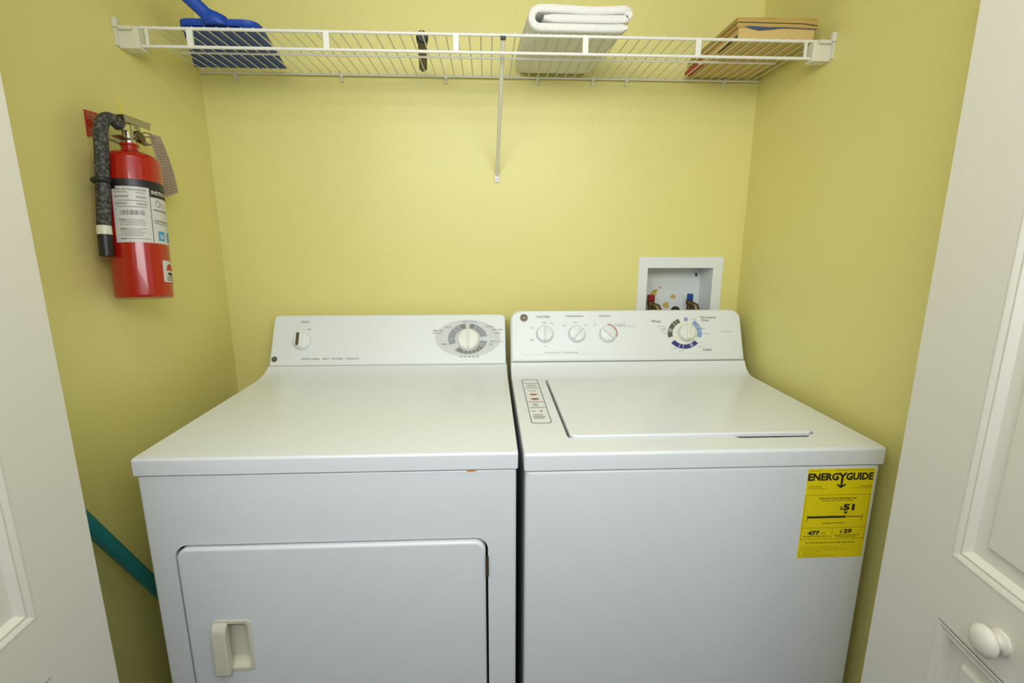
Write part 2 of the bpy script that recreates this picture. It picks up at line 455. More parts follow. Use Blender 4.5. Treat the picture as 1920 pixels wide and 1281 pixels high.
# door
YDF = Yd-.003
hx0, hx1, hz0, hz1 = .1035, .1745, .4655, .579
dl = prism(rrect(DR[0]+.0042, DR[1]-.0046, DR[2]+.004, DR[3]-.0042, .022, 8), .02, frame((0, YDF, 0), (1, 0, 0), (0, 0, 1)), .006, 4)
dl = bdiff(dl, box(hx0+.003, hx1-.003, YDF-.02, YDF+.0185, hz0+.003, hz1-.003))
door = obj('door', dl, MT['white'], dry)
obj('door_recess', xf(prism(rrect(DR[0], DR[1], DR[2], DR[3], .024), .004), frame((0, YDF+.024, 0), (1, 0, 0), (0, 0, 1))), MT['dark'], dry)
for z0, z1 in ((.655, .697), (.30, .342)):
    obj('door_hinge', tube(((DR[1]-.0015, YDF+.004, z0), (DR[1]-.0015, YDF+.004, z1)), .0028, 8), MT['brass'], dry)
# cup handle: rim with a sunk cup and a bowed grip over its left half
fr = frame((0, YDF-.0018, 0), (1, 0, 0), (0, 0, 1))
rim = prism(rrect(hx0, hx1, hz0, hz1, .009), .004, fr, .0012, 2, holes=[rrect(hx0+.007, hx1-.007, hz0+.008, hz1-.008, .006)[::-1]])
cup = bmesh.new(); prev = None
for ins, dep in ((.007, .002), (.009, .012), (.014, .0162), (.02, .0168)):
    lp = [cup.verts.new((x, YDF+dep, z)) for x, z in rrect(hx0+ins, hx1-ins, hz0+ins+.001, hz1-ins-.001, .006)]
    if prev:
        for k in range(len(lp)): cup.faces.new((prev[k], prev[(k+1) % len(lp)], lp[(k+1) % len(lp)], lp[k]))
    prev = lp
cup.faces.new(prev); fin(cup)
obj('handle', join(rim, cup), MT['cream'], door)
gp = [(YDF, hz1-.003), (YDF-.008, hz1-.010), (YDF-.0135, hz1-.022), (YDF-.0145, hz0+.004), (YDF-.0125, hz0-.001), (YDF-.007, hz0-.001), (YDF, hz0+.010), (YDF+.002, hz0+.012), (YDF+.002, hz1-.006)]
obj('handle_grip', extr_x(gp, hx0+.001, hx0+.0275, .002), MT['cream'], door)
pr = hit(874, 882.4, 'y', Yd); pq = hit(893, 881.6, 'y', Yd)
obj('rust_spot', prism([(pr.x, -.001), (pr.x+.004, .0012), (pq.x-.003, .0016), (pq.x, .0002), (pq.x-.006, -.0016), (pr.x+.007, -.0018)], .0006, frame((0, Yd+.0035, .8735), (1, 0, 0), (0, 0, 1))), MT['rust'], dry)

# ================================================================== WASHER
X0 = .6959; X1 = X0+W; Yw, Zw = -.6759, .9082
Ow = V((X0, -.141, .9427)); Tw = V((X0, -.085, 1.0847)); Sw = Tw-Ow
was = thing('washing_machine', 'white top-loading washing machine with a yellow energy label, right of the dryer', 'washer', ((X0+X1)/2, -.35, 0))
obj('cabinet', box(X0+.003, X1-.004, Yw+.003, -.03, .02, .8725, .008, 4), MT['white'], was)
for fx in (X0+.06, X1-.06):
    for fy in (-.62, -.09): obj('foot', lathe([(0, 0), (.022, 0), (.022, .006), (.010, .010), (.010, .03), (0, .03)], 16, Matrix.Translation((fx, fy, 0))), MT['black'], was)
prof = [(Yw, Zw-.0337), (Yw, Zw-.007), (Yw+.001, Zw-.0035), (Yw+.0035, Zw-.001), (Yw+.008, Zw), (-.215, Zw)]
prof += bez((-.196, Zw), (-.160, Zw+.0005), (Ow.y-.0005, Ow.z-.0005), 8)
prof += [(-.025, Ow.z-.0005), (-.025, Zw-.0337)]
LX0, LX1, LY0, LY1 = .7925, 1.2835, -.6075, -.204
fz = frame((0, 0, Zw+.03), (1, 0, 0), (0, 1, 0))
slab = bdiff(extr_x(prof, X0, X1, .004),
             prism(rrect(LX0-.0055, LX1+.0048, LY0-.002, LY1+.006, .014), .05, fz),
             xf(prism(rrect(1.118, 1.272, LY0-.013, LY0+.02, .012), .060), fz))
obj('top_panel', slab, MT['white'], was, angle=30)
obj('console_seam', extr_x([(Ow.y+.002, Ow.z-.002), (-.03, Ow.z-.002), (-.03, Ow.z+.003), (Ow.y+.004, Ow.z+.003)], X0+.006, X1-.006), MT['seam'], was)
obj('lid', prism(rrect(LX0, LX1, LY0, LY1, .013), .0085, frame((0, 0, Zw+.0055), (1, 0, 0), (0, 1, 0)), .004, 4), MT['white'], was)
wc, wm = console(Ow+V((0, 0, .0015)), Sw, .001, W-.001, Sw.length, .030, .05, was, .008)
# slightly raised face of the console
du0, dv0 = uv_of(wm, 974, 668); du1, dv1 = uv_of(wm, 1385, 584)
obj('console_face', xf(prism(rrect(.016, W-.018, .020, Sw.length-.004, .026), .003, None, .0015, 2), wm @ Matrix.Translation((0, 0, .0012))), MT['plastic'], wc)
wm = wm @ Matrix.Translation((0, 0, .0012))
for px, ang in ((1021, 4), (1081, 40), (1138.5, -48)):
    knob(wm, px, 626.5, .0240, .016, ang, wc)
knob(wm, 1285.5, 624.5, .0245, .020, 4, wc, 'cycle_dial', 'knobw', .3)
wn = print_fn(wm, .0004); wn2 = print_fn(wm, .0008); wn3 = print_fn(wm, .0011)
bm = bmesh.new(); put_poly(bm, [(1284+24.5*math.cos(R(a)), 625+22.5*math.sin(R(a))) for a in range(0, 360, 8)], wn)
obj('dial_plate', bm, MT['knobw'], wc)
c = (1284, 625)
for nm, a0, a1, m_ in (('dial_band', -106, -22, 'brown'), ('dial_band', 129, 233, 'navy'), ('dial_band', 34, 107, 'sky')):
    bm = bmesh.new(); put_ring(bm, c, 23.2, 32, a0, a1, wn2, .91); obj(nm, bm, MT[m_], wc)
bm = bmesh.new()
for a in (-36, -48, -72, -77, -82, 148, 152, 156, 186, 201, 62, 80): put_ring(bm, c, 24, 31, a-.9, a+.9, wn3, .91)
fine_print(obj('dial_ticks', bm, MT['plastic'], wc))
bm = bmesh.new(); put_poly(bm, [(1286+4*math.cos(R(a)), 599+4*math.sin(R(a))) for a in range(0, 360, 20)], wn2); obj('dial_dot', bm, MT['sky'], wc)
words(wn2, [('Load Size', 1006, 1031, 593.5, 5), ('Temperature', 1060, 1094, 593, 5), ('Options', 1123, 1144, 592.8, 5),
                ('Whites', 1221, 1239, 602.5, 5), ('Permanent', 1313, 1342, 595, 4.5), ('Press', 1315, 1329, 600.5, 4.5), ('Colors', 1318, 1335, 655.3, 5.5)], MT['ink'], wc)
words(wn2, [('Med', 1018, 1025, 605, 2.8), ('Lg', 1031, 1037, 606, 2.8), ('Sm', 994, 1001, 614.5, 3.4), ('Min', 994, 1002, 637.5, 2.8), ('Super', 1020, 1027, 648.8, 2.8),
                ('Cold', 1055, 1062, 610.5, 2.8), ('Warm', 1074, 1082, 604.8, 2.8), ('Hot', 1096, 1101, 609.5, 2.8), ('Off', 1114, 1118, 609.5, 2.8), ('2nd Rinse', 1153, 1173, 608.8, 3.4), ('Extra Spin', 1159, 1190, 611.8, 2.6),
                ('Heavy', 1233, 1250, 612.3, 2.6), ('Med', 1242, 1249, 616.3, 2.6), ('Light', 1238, 1249, 620, 2.6), ('Soak', 1243, 1250, 625.5, 2.6), ('Off', 1296, 1306, 599, 2.6),
                ('Med', 1315, 1322, 616.2, 2.6), ('Light', 1318, 1331, 625.8, 2.6), ('Heavy', 1309, 1317, 650, 2.6), ('Off', 1313, 1316, 642, 2.6), ('9 Cycles', 1351, 1372, 622, 3.4),
                ('EXTRA LARGE CAPACITY', 1022, 1053, 661.3, 2.6), ('WASHER', 1055, 1085, 661.2, 2.8), ('Knits', 1258, 1270, 653.5, 2.4), ('Normal', 1274, 1283, 657.5, 2.4)], MT['inkl'], wc, 'fine_lettering', True)
bm = bmesh.new(); put_ring(bm, (1139, 626.5), 17.6, 19.0, 0, 105, wn2); obj('option_arc', bm, MT['redp'], wc)
e, bm = emblem(wm, 982.3, 596.2, .0112, wc, MT['logo'], MT['logol'])
obj('logo_lettering', bm, MT['logol'], wc)
# instruction sticker on the top
sx0, sx1, sy0, sy1 = .7225, .7665, -.528, -.198
st = obj('instruction_sticker', prism(rrect(sx0, sx1, sy0, sy1, .010), .0004, frame((0, 0, Zw+.0005), (1, 0, 0), (0, 1, 0))), MT['plastic'], was)
fs = lambda u, v: V((u, v, Zw+.0008))
bm = bmesh.new(); o_, i_ = rrect(sx0, sx1, sy0, sy1, .010), rrect(sx0+.0016, sx1-.0016, sy0+.003, sy1-.003, .0085)
for k in range(len(o_)): put_poly(bm, (o_[k], o_[(k+1) % len(o_)], i_[(k+1) % len(i_)], i_[k]), fs)
L_ = sy1-sy0
for v in (.115, .235, .575, .70): put_rect(bm, sx0+.005, sx1-.003, sy1-v*L_-.0014, sy1-v*L_+.0014, fs)
put_text(bm, 'LOADING', sx0+.010, sx1-.010, sy1-.195*L_, sy1-.155*L_, fs)
for v, a, b in ((.625, .012, .024), (.655, .015, .026), (.77, .006, .016), (.845, .008, .03), (.875, .006, .034), (.905, .008, .031)):
    put_rect(bm, sx0+a, sx0+b, sy1-v*L_-.0016, sy1-v*L_+.0016, fs)
for k in range(12):
    a0, a1 = 90+15*k, 105+15*k
put_ring(bm, (sx0+.022, sy1-.30*L_), .007, .0085, 90, 270, lambda u, v: fs(u, v), -1.2)
fine_print(obj('lettering', bm, MT['inkm'], st))
bm = bmesh.new()
for v, h in ((.40, .008), (.505, .010)):
    bm = bmesh.new()
    put_poly(bm, [(sx0+.022+.010*math.cos(R(a)), sy1-v*L_+h*math.sin(R(a))*(1 if math.sin(R(a)) < 0 else .5)) for a in range(0, 360, 20)], fs)
    obj('red_print', bm, MT['redm'], st)
bm = bmesh.new(); put_rect(bm, sx0+.026, sx0+.031, sy1-.785*L_, sy1-.76*L_, fs)
obj('red_print', bm, MT['redm'], st)

# energy label
ex0, ex1, ez0, ez1 = 1.2362, 1.3675, .6760, .8655
ye = Yw+.003-.0004
el_ = obj('energy_label', prism([(ex0, ez0), (ex1, ez0), (ex1, ez1), (ex0, ez1)], .0004, frame((0, ye, 0), (1, 0, 0), (0, 0, 1))), MT['yellow'], was)
ew, eh = ex1-ex0, ez1-ez0
fe = lambda u, v: V((ex0+u*ew, ye-.0003, ez1-v*eh))
bm = bmesh.new()
def T(s, u0, u1, v0, v1, b=0):
    bm = bmesh.new(); put_text(bm, s, u0, u1, v1, v0, fe, b); obj('lettering', bm, MT['inkd'], el_, wn=False)
def PE(name, *loops, m='inkd'):
    bm = bmesh.new()
    for l in loops: put_poly(bm, l, fe)
    obj(name, bm, MT[m], el_, wn=False)
rc = lambda u0, u1, v0, v1: ((u0, v0), (u1, v0), (u1, v1), (u0, v1))
T('ENERG', .008, .468, .045, .128, .045); T('Y', .452, .592, .045, .135, .045); T('GUIDE', .575, .985, .045, .128, .045)
PE('arrow', ((.507, .12), (.537, .12), (.537, .1805), (.589, .165), (.589, .180), (.522, .214), (.455, .180), (.455, .165), (.507, .1805)))
T('U.S. Government', .02, .18, .012, .024); T('Federal law prohibits removal of this label before purchase', .42, .98, .012, .026)
T('Clothes Washer', .03, .235, .183, .198); T('Capacity: Standard', .03, .305, .207, .222)
T('Refer to model', .80, .985, .183, .198); T('Visit www.ftc.gov', .715, .985, .207, .222)
T('Estimated Yearly Operating Cost', .225, .785, .314, .338, .025); T('(when used with an electric water heater)', .265, .74, .342, .358, .015)
T('$', .555, .592, .415, .458, .03); T('51', .60, .775, .392, .464, .055)
PE('marker', ((.615, .475), (.685, .475), (.65, .507)))
PE('scale_bar', rc(.083, .655, .522, .545)); PE('scale_bar', rc(.655, .908, .530, .538))
PE('scale_end', rc(.075, .083, .505, .565)); PE('scale_end', rc(.908, .916, .510, .558))
T('$10', .06, .095, .57, .582); T('$71', .885, .925, .565, .577)
T('Cost Range of Similar Models', .32, .655, .595, .613, .015)
T('477', .115, .30, .688, .737, .05); T('kWh', .325, .39, .705, .722)
T('Estimated Yearly Electricity Use', .055, .44, .743, .760, .02)
T('$', .605, .64, .685, .722, .03); T('29', .660, .790, .674, .724, .05)
T('Estimated Yearly Operating Cost', .53, .915, .735, .752, .02); T('(when used with a gas water heater)', .56, .86, .756, .770, .015)
T('Your cost will depend on your utility rates and use.', .095, .86, .815, .838, .01)
bm = bmesh.new()
for v in (.285, .655, .782): put_rect(bm, .015, .985, v-.002, v+.002, fe)
for u in (.015, .98): put_rect(bm, u, u+.005, .285, .782, fe)
put_rect(bm, .485, .490, .66, .78, fe)
for s, u0, u1, v in (('Cost range based only on standard capacity models.', .03, .60, .872), ('Estimated operating cost based on eight wash loads a week', .03, .80, .893), ('and a national average electricity cost.', .05, .74, .913),
                     ('For more information', .08, .37, .932), ('visit the website', .08, .30, .950), ('Standard capacity', .08, .27, .968), ('kWh per year', .31, .56, .966)):
    put_text(bm, s, u0, u1, v+.006, v-.006, fe)
put_rect(bm, .02, .025, .91, .985, fe); put_rect(bm, .02, .56, .983, .986, fe)
fine_print(obj('fine_lettering', bm, MT['yline'], el_))

# ================================================================== WIRE SHELF
ZS = 1.7302; DS = .305
sh = thing('wire_shelf', 'white ventilated wire shelf spanning the closet above both machines', 'shelf', ((XL+XR)/2, -.15, ZS))
obj('front_rod', tube(((XL+.004, -DS, ZS), (XR-.004, -DS, ZS)), .0034, 10), MT['shelf'], sh)
obj('back_rod', tube(((XL+.004, -.012, ZS), (XR-.004, -.012, ZS)), .0028, 10), MT['shelf'], sh)
obj('middle_rod', tube(((XL+.045, -.165, ZS-.0015), (XR-.045, -.165, ZS-.0015)), .0026, 10), MT['shelf'], sh)
ZL = 1.6945
obj('lip_rod', tube(((XL+.03, -DS, ZL), (XR-.03, -DS, ZL)), .0034, 10), MT['shelf'], sh)
base = None
n = 60
for i in range(n):
    x = XL+.02+(XR-XL-.04)*i/(n-1)
    if base is None:
        base = obj('deck_wire', tube(((XL+.02, -DS+.0, ZS+.0036), (XL+.02, -.008, ZS+.0036)), .00165, 6), MT['shelf'], sh, wn=False)
        me0 = base.data; x0 = x
    else:
        o = link('deck_wire', me0, None, sh); o.location.x = x-x0
for px in (357, 612, 855, 1098, 1310, 277, 1512):
    p = hit(px, 75, 'y', -DS); wd = .0065 if px not in (277, 1512) else .003
    obj('lip_spacer', box(p.x-wd, p.x+wd, -DS-.003, -DS+.003, ZL, ZS, .001, 2), MT['shelf'], sh)
for sd, xw in ((1, XL), (-1, XR)):
    a, b = sorted((xw, xw+sd*.043))
    bk = box(a, b, -DS-.012, -DS+.018, ZL-.009, ZS-.003, .003, 2)
    a, b = sorted((xw, xw+sd*.004)); fl = box(a, b, -DS-.022, -DS+.05, ZL-.006, ZS+.002, .001, 2)
    a, b = sorted((xw, xw+sd*.010)); lg = box(a, b, -DS-.026, -DS-.014, ZS-.008, ZS+.012, .002, 2)
    a, b = sorted((xw, xw+sd*.034)); hk = box(a, b, -DS-.020, -DS-.010, ZS-.010, ZS-.002, .002, 2)
    obj('end_bracket', join(bk, fl, lg, hk), MT['cream'], sh)
for px, py in ((440, 142), (640, 145), (836, 149), (1008, 153), (1112, 152), (1175, 156), (1358, 159)):
    p = hit(px, py, 'y', -.012)
    obj('wall_clip', join(box(p.x-.004, p.x+.004, -.017, 0, ZS-.0075, ZS+.004, .001, 2), box(p.x-.003, p.x+.003, -.008, 0, ZS-.016, ZS-.006, .001, 2)), MT['cream'], sh)
# diagonal support brace
A = V((.6705, -DS+.006, ZS-.006)); B = V((.6612, -.006, 1.4735)); dv = (B-A)
fb = frame((A+B)/2, dv, V((1, 0, 0)).cross(dv).cross(dv)*-1 if False else dv.cross(V((0, 1, 1))).normalized())
obj('support_brace', tube([A+dv*t for t in (0, .25, .5, .75, 1)], .0052, 10), MT['cream'], sh)
obj('brace_hook', box(A.x-.0062, A.x+.0062, -DS-.0055, -DS+.004, ZS-.0085, ZS-.003, .001, 2), MT['black'], sh)
foot = join(xf(prism(rrect(-.0085, .0085, -.017, .013, .007), .005, None, .0015, 2), frame((B.x, -.005, 1.4665), (1, 0, 0), (0, 0, 1))), box(B.x-.005, B.x+.005, -.012, -.003, B.z-.002, B.z+.010, .002, 2))
ft = obj('brace_foot', foot, MT['cream'], sh)
obj('screw', xf(lathe([(0, -.001), (.0028, -.001), (.0024, .001), (0, .0016)], 12), frame((B.x, -.0054, 1.4625), (1, 0, 0), (0, 0, 1))), MT['steel'], ft)
ZD = ZS+.0055       # things lie on the wires here

# ------------------------------------------------------------------ dustpan
dp = thing('dustpan', 'blue plastic dustpan lying on the left end of the wire shelf', 'dustpan', (-.02, -.16, ZD))
q = {k: hit(x, y, 'z', ZD) for k, x, y in (('bl', 367, 131), ('br', 535, 134), ('fl', 330, 51), ('fr', 478, 51))}
bl, br, fl, fr_ = q['bl'], q['br'], q['fl'], q['fr']
fl.y = fr_.y = -.300
bl.y = br.y = -.035; bl.x += .010; br.x += .012
def strip(path, th):      # wall along path of (point, height)
    bm = bmesh.new(); rows = []
    for i, (p, h) in enumerate(path):
        rows.append([bm.verts.new(p), bm.verts.new(p+V((0, 0, h)))])
    for a, b in zip(rows, rows[1:]): bm.faces.new((a[0], b[0], b[1], a[1]))
    return bm
def solidify(bm, t): bmesh.ops.solidify(bm, geom=bm.faces[:], thickness=t); return fin(bm)
rad = .022
ctr = (fl+fr_)/2
cl = [V(p) for p in bez(fl+V((0, .03, 0)), fl, fl+V((.03, 0, 0)), 5)]; cr = [V(p) for p in bez(fr_+V((-.03, 0, 0)), fr_, fr_+V((0, .03, 0)), 5)]
loop = [bl]+cl+cr+[br]
tray = bmesh.new(); tray.faces.new([tray.verts.new(p) for p in loop]); g = bmesh.ops.extrude_face_region(tray, geom=tray.faces[:]); bmesh.ops.translate(tray, vec=(0, 0, .003), verts=[v for v in g['geom'] if isinstance(v, bmesh.types.BMVert)]); fin(tray)
obj('tray', tray, MT['blue'], dp)
hs = [(p, .004+.013*max(0, min(1, (-.035-p.y)/.265))) for p in loop]
wl = bmesh.new(); lo = [wl.verts.new(p+V((0, 0, .001))) for p, h in hs]; prev = [wl.verts.new(p+V((0, 0, h))) for p, h in hs]
for i in range(len(lo)-1): wl.faces.new((lo[i], lo[i+1], prev[i+1], prev[i]))
prev = prev[1:-1]; rim_ = [v.co.copy() for v in prev]
for k in range(1, 6):
    t = k/5; row = [wl.verts.new(V((p.x+(ctr.x-p.x)*.30*t, p.y+.060*t, p.z+.012*math.sin(t*math.pi*.55)))) for p in rim_]
    for i in range(len(row)-1): wl.faces.new((prev[i], prev[i+1], row[i+1], row[i]))
    prev = row
o = obj('wall_and_hood', wl, MT['blue'], dp, wn=False, angle=60)
md = o.modifiers.new('thickness', 'SOLIDIFY'); md.thickness = .0025; md.offset = -1
hp = smooth_path([tuple(p) for p in (hit(414, 52, 'y', -.285), hit(402, 40, 'y', -.302), hit(389, 29, 'y', -.306), hit(371, 12, 'y', -.312), hit(347, -10, 'y', -.322), hit(326, -30, 'y', -.33), hit(300, -58, 'y', -.34))], 4)
rr_ = [.026-.0125*min(1, i/9) for i in range(len(hp))]; rr_[-1] = .006; rr_[-2] = .010
bmh = tube(hp, rr_, 14)
for v in bmh.verts: v.co.y = -.308+(v.co.y+.308)*.55; v.co.z = max(v.co.z, ZD+.004)
obj('handle', bmh, MT['blue'], dp, angle=60)

# ------------------------------------------------------------------ small dark tool
tl = thing('hand_tool', 'small dark hand tool with a round black end, lying on the shelf wires', 'tool', (.475, -.17, ZD))
A = V((.4845, -.234, ZD+.0145)); B = V((.4600, -.024, ZD+.006)); dv = B-A
obj('round_head', tube([A+dv*t for t in (0, .012, .05, .12, .16)], [.0105, .0138, .0142, .0136, .010], 18), MT['black'], tl)
sd = dv.cross(V((0, 0, 1))).normalized()
bm = bmesh.new(); rings = []
for t, wd, zz, h in ((.13, .0105, .018, .018), (.3, .0095, .014, .014), (.6, .0105, .010, .010), (.9, .0105, .007, .006), (1, .004, .004, .004)):
    p = A+dv*t; p.z = ZD
    rings.append([bm.verts.new(p+sd*s_*wd+V((0, 0, z_))) for s_, z_ in ((-1, .0012), (1, .0012), (1, h), (-1, h))])
for a, b in zip(rings, rings[1:]):
    for k in range(4): bm.faces.new((a[k], a[(k+1) % 4], b[(k+1) % 4], b[k]))
bm.faces.new(rings[0]); bm.faces.new(rings[-1]); fin(bm); bevel(bm, .0012, 2)
obj('grip', bm, MT['greyt'], tl)

# ------------------------------------------------------------------ folded towel
tw = thing('folded_towel', 'thick white towel folded flat on the middle of the wire shelf', 'towel', (.84, -.17, ZD))
x0, x1 = .722, .957
path = []
t_ = .0178; z0 = ZD+t_/2+.0005
path += [(x1-.014, z0+.0015), (x1-.06, z0), (x0+.09, z0), (x0+.032, z0)]
for a in range(-110, -261, -25): path.append((x0+.028+.0185*math.cos(R(a)), z0+.0185+.0185*math.sin(R(a))))
path += [(x0+.045, z0+.0372), (x0+.09, z0+.0362), (x0+.14, z0+.0345), (x0+.19, z0+.0362), (x1-.022, z0+.0378)]
for a in range(70, -71, -35): path.append((x1-.020+.0095*math.cos(R(a)), z0+.0280+.0095*math.sin(R(a))))
path += [(x1-.045, z0+.0183), (x0+.12, z0+.0178), (x0+.036, z0+.0183)]
sp = smooth_path(path, 3)
def sheet(sp, th, ys, jit):
    bm = bmesh.new(); rows = []
    for yi, (y, sc) in enumerate(ys):
        up, dn = [], []
        for i, (x, z) in enumerate(sp):
            a, b = sp[max(i-1, 0)], sp[min(i+1, len(sp)-1)]
            tx, tz = b[0]-a[0], b[1]-a[1]; l = math.hypot(tx, tz) or 1
            nx, nz = -tz/l, tx/l; h = th/2*sc
            if i in (0, len(sp)-1): h *= .55
            wv = jit*math.sin(x*37+y*23)*.5
            up.append((x+nx*h+wv, y, z+nz*h)); dn.append((x-nx*h+wv, y, z-nz*h))
        rows.append([bm.verts.new(p) for p in up+dn[::-1]])
    for a, b in zip(rows, rows[1:]):
        for k in range(len(a)): bm.faces.new((a[k], a[(k+1) % len(a)], b[(k+1) % len(b)], b[k]))
    m_ = len(sp)
    for row in (rows[0], rows[-1]):
        for k in range(m_-1): bm.faces.new((row[k], row[k+1], row[2*m_-2-k], row[2*m_-1-k]))
    return fin(bm)
tb = sheet(sp, t_*.97, [(-.318, .72), (-.312, .92), (-.303, 1), (-.25, 1), (-.2, 1), (-.15, 1), (-.1, 1), (-.05, 1), (-.03, .9), (-.024, .7)], .003)
for v in tb.verts:
    if v.co.z < ZD+.001: v.co.z = ZD+.001
    v.co.x += (v.co.y+.318)*-.045 if v.co.x < .84 else (v.co.y+.318)*-.09
obj('folded_cloth', tb, MT['towel'], tw, angle=80)

# ------------------------------------------------------------------ cardboard box
cb = thing('cardboard_box', 'shallow brown cardboard box on the right end of the wire shelf', 'box', (1.29, -.16, ZD))
bx0, bx1, by0, by1 = 1.2035, 1.380, -.298, -.022
zt = ZD
obj('tray', bdiff(box(bx0, bx1, by0, by1, zt, zt+.030, .001, 1), box(bx0+.003, bx1-.003, by0+.003, by1-.003, zt+.004, zt+.06)), MT['card2'], cb)
ldo = box(bx0-.005, bx1+.005, by0-.002, by1+.005, zt+.022, zt+.041, .0015, 2)
obj('lid', ldo, MT['card'], cb)
obj('lid_flap', prism([(bx0-.004, by0+.004), (bx0+.07, by0-.001), (bx1-.07, by0+.003), (bx1+.002, by0-.001), (bx1+.003, by1), (bx0-.003, by1)], .003, frame((0, 0, zt+.0445), (1, 0, 0), (0, 1, 0)), .0006, 1), MT['card'], cb)
bm = bmesh.new(); ff = lambda u, v: V((u, by0-.0024, v))
put_poly(bm, [(bx0-.004, zt+.0335), (bx1-.03, zt+.0330), (bx1+.004, zt+.0295), (bx1+.004, zt+.0275), (bx1-.03, zt+.0313), (bx0-.004, zt+.0317)], ff)
fl_ = lambda u, v: V((bx0-.0054, u, v))
put_rect(bm, by0, by1, zt+.0317, zt+.0335, fl_)
obj('dark_line', bm, MT['inkd'], cb)
bm = bmesh.new()
put_poly(bm, [(bx0+.010, zt+.0245), (bx0+.03, zt+.0255), (bx0+.07, zt+.0235), (bx0+.10, zt+.0245), (bx1, zt+.0225), (bx1, zt+.021), (bx0+.10, zt+.0225), (bx0+.07, zt+.019), (bx0+.045, zt+.017), (bx0+.03, zt+.0195)], lambda u, v: V((u, by0-.0028, v)))
obj('blue_print', bm, MT['bluep'], cb)
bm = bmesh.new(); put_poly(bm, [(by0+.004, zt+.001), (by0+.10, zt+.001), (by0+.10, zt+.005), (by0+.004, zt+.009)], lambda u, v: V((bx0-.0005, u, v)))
obj('edge_shade', bm, MT['inkd'], cb)  # shade under the lid painted as a dark strip on the tray side
rb = thing('red_booklet', 'thin red booklet beside the cardboard box at the back of the shelf', 'booklet', (1.19, -.075, ZD))
obj('cover', box(1.1855, 1.2015, -.118, -.030, ZD, ZD+.010, .001, 1), MT['redp'], rb)
obj('pages', box(1.1870, 1.2000, -.1195, -.1175, ZD+.002, ZD+.008), MT['label'], rb)

# ================================================================== FIRE EXTINGUISHER
ax0 = V((-.0785, -.4545, 1.168)); ax1 = V((-.0925, -.413, 1.4515))
fx = thing('fire_extinguisher', 'red fire extinguisher with black hose hanging on the left wall', 'fire extinguisher', ax0)
az = (ax1-ax0); HB = az.length; az.normalize()
axx = V((1, 0, 0)); axx = (axx-az*axx.dot(az)).normalized(); ayy = az.cross(axx)
EM = Matrix((axx, ayy, az)).transposed().to_4x4(); EM.translation = ax0
r = .0505
obj('cylinder', lathe([(0, 0), (r-.006, 0), (r-.002, .0015), (r, .006), (r, HB-.012), (r-.004, HB-.003), (r-.014, HB+.004), (.022, HB+.008), (.019, HB+.010)], 56, EM), MT['red'], fx, angle=40)
obj('neck', lathe([(.0165, HB+.006), (.0165, HB+.012), (.0145, HB+.014), (.0145, HB+.021), (.0165, HB+.022), (.0165, HB+.026), (.013, HB+.027)], 28, EM), MT['red'], fx)
vb = join(lathe([(.011, HB+.025), (.0125, HB+.027), (.0125, HB+.034), (.0108, HB+.036), (.0108, HB+.064), (.007, HB+.066), (.007, HB+.078)], 24, EM),
          xf(box(-.008, .008, -.028, .004, HB+.048, HB+.066, .003, 2), EM))
obj('valve', vb, MT['chrome'], fx)
# lever and carrying handle reach towards the back wall
def LM(z, deg): return EM @ Matrix.Translation((0, 0, z)) @ Matrix.Rotation(R(deg), 4, 'X')
lm = LM(HB+.078, 7)
lv = join(xf(box(-.011, .011, -.024, .060, 0, .0025, .001, 1), lm), xf(box(-.0115, -.0095, -.024, .052, -.012, .002, .0005, 1), lm), xf(box(.0095, .0115, -.024, .052, -.012, .002, .0005, 1), lm))
obj('lever', lv, MT['steel'], fx)
obj('carry_handle', xf(box(-.009, .009, .004, .058, 0, .0025, .001, 1), LM(HB+.044, -2)), MT['steel'], fx)
obj('hanging_plate', xf(box(-.010, .010, -.036, .010, HB+.031, HB+.0335, .001, 1), EM), MT['steel'], fx)
# gauge on the front of the valve
gm = EM @ Matrix.Translation((.009, .014, HB+.044)) @ Matrix.Rotation(R(75), 4, 'Y')
obj('gauge', lathe([(0, 0), (.0125, 0), (.0125, .007), (.011, .008), (0, .008)], 24, gm), MT['brass'], fx)
pts = [EM @ V((.010+.012*math.cos(R(a)), .040+.013*math.cos(R(a))*.4, HB+.050+.013*math.sin(R(a)))) for a in range(0, 361, 20)]
obj('pull_pin', join(tube(pts, .0011, 6, False), tube((EM @ V((-.014, .03, HB+.0555)), EM @ V((.026, .046, HB+.0535))), .0012, 6)), MT['steel'], fx)
# hose
hz = lambda u, v, zz: EM @ V((u, v, zz))
h1, h2 = R(-98), R(-110)
hx1_, hy1_ = .0640*math.cos(h1), .0640*math.sin(h1); hxx, hyy = .0650*math.cos(h2), .0650*math.sin(h2)
hm_ = lambda t: (hx1_+(hxx-hx1_)*t, hy1_+(hyy-hy1_)*t)
hp = [(0, -.022, HB+.056), (-.0005, -.034, HB+.0605), (hx1_*.6, hy1_*.76, HB+.0600), (hx1_*.9, hy1_*.92, HB+.0470), (hx1_, hy1_*.995, HB+.0240), (*hm_(.1), HB-.008), (*hm_(.4), HB-.055), (*hm_(.75), HB-.115), (*hm_(1), HB-.150)]
hs_ = smooth_path(hp, 5)
obj('hose', tube([hz(*p) for p in hs_], .0118, 14), MT['rubber'], fx, angle=60)
obj('hose_ferrule', tube([hz(hxx, hyy, HB-.147), hz(hxx, hyy, HB-.164)], .0123, 16), MT['cream'], fx)
obj('hose_nozzle', tube([hz(hxx, hyy, HB-.163), hz(hxx, hyy, HB-.205)], [.0122, .0120], 16), MT['black'], fx)
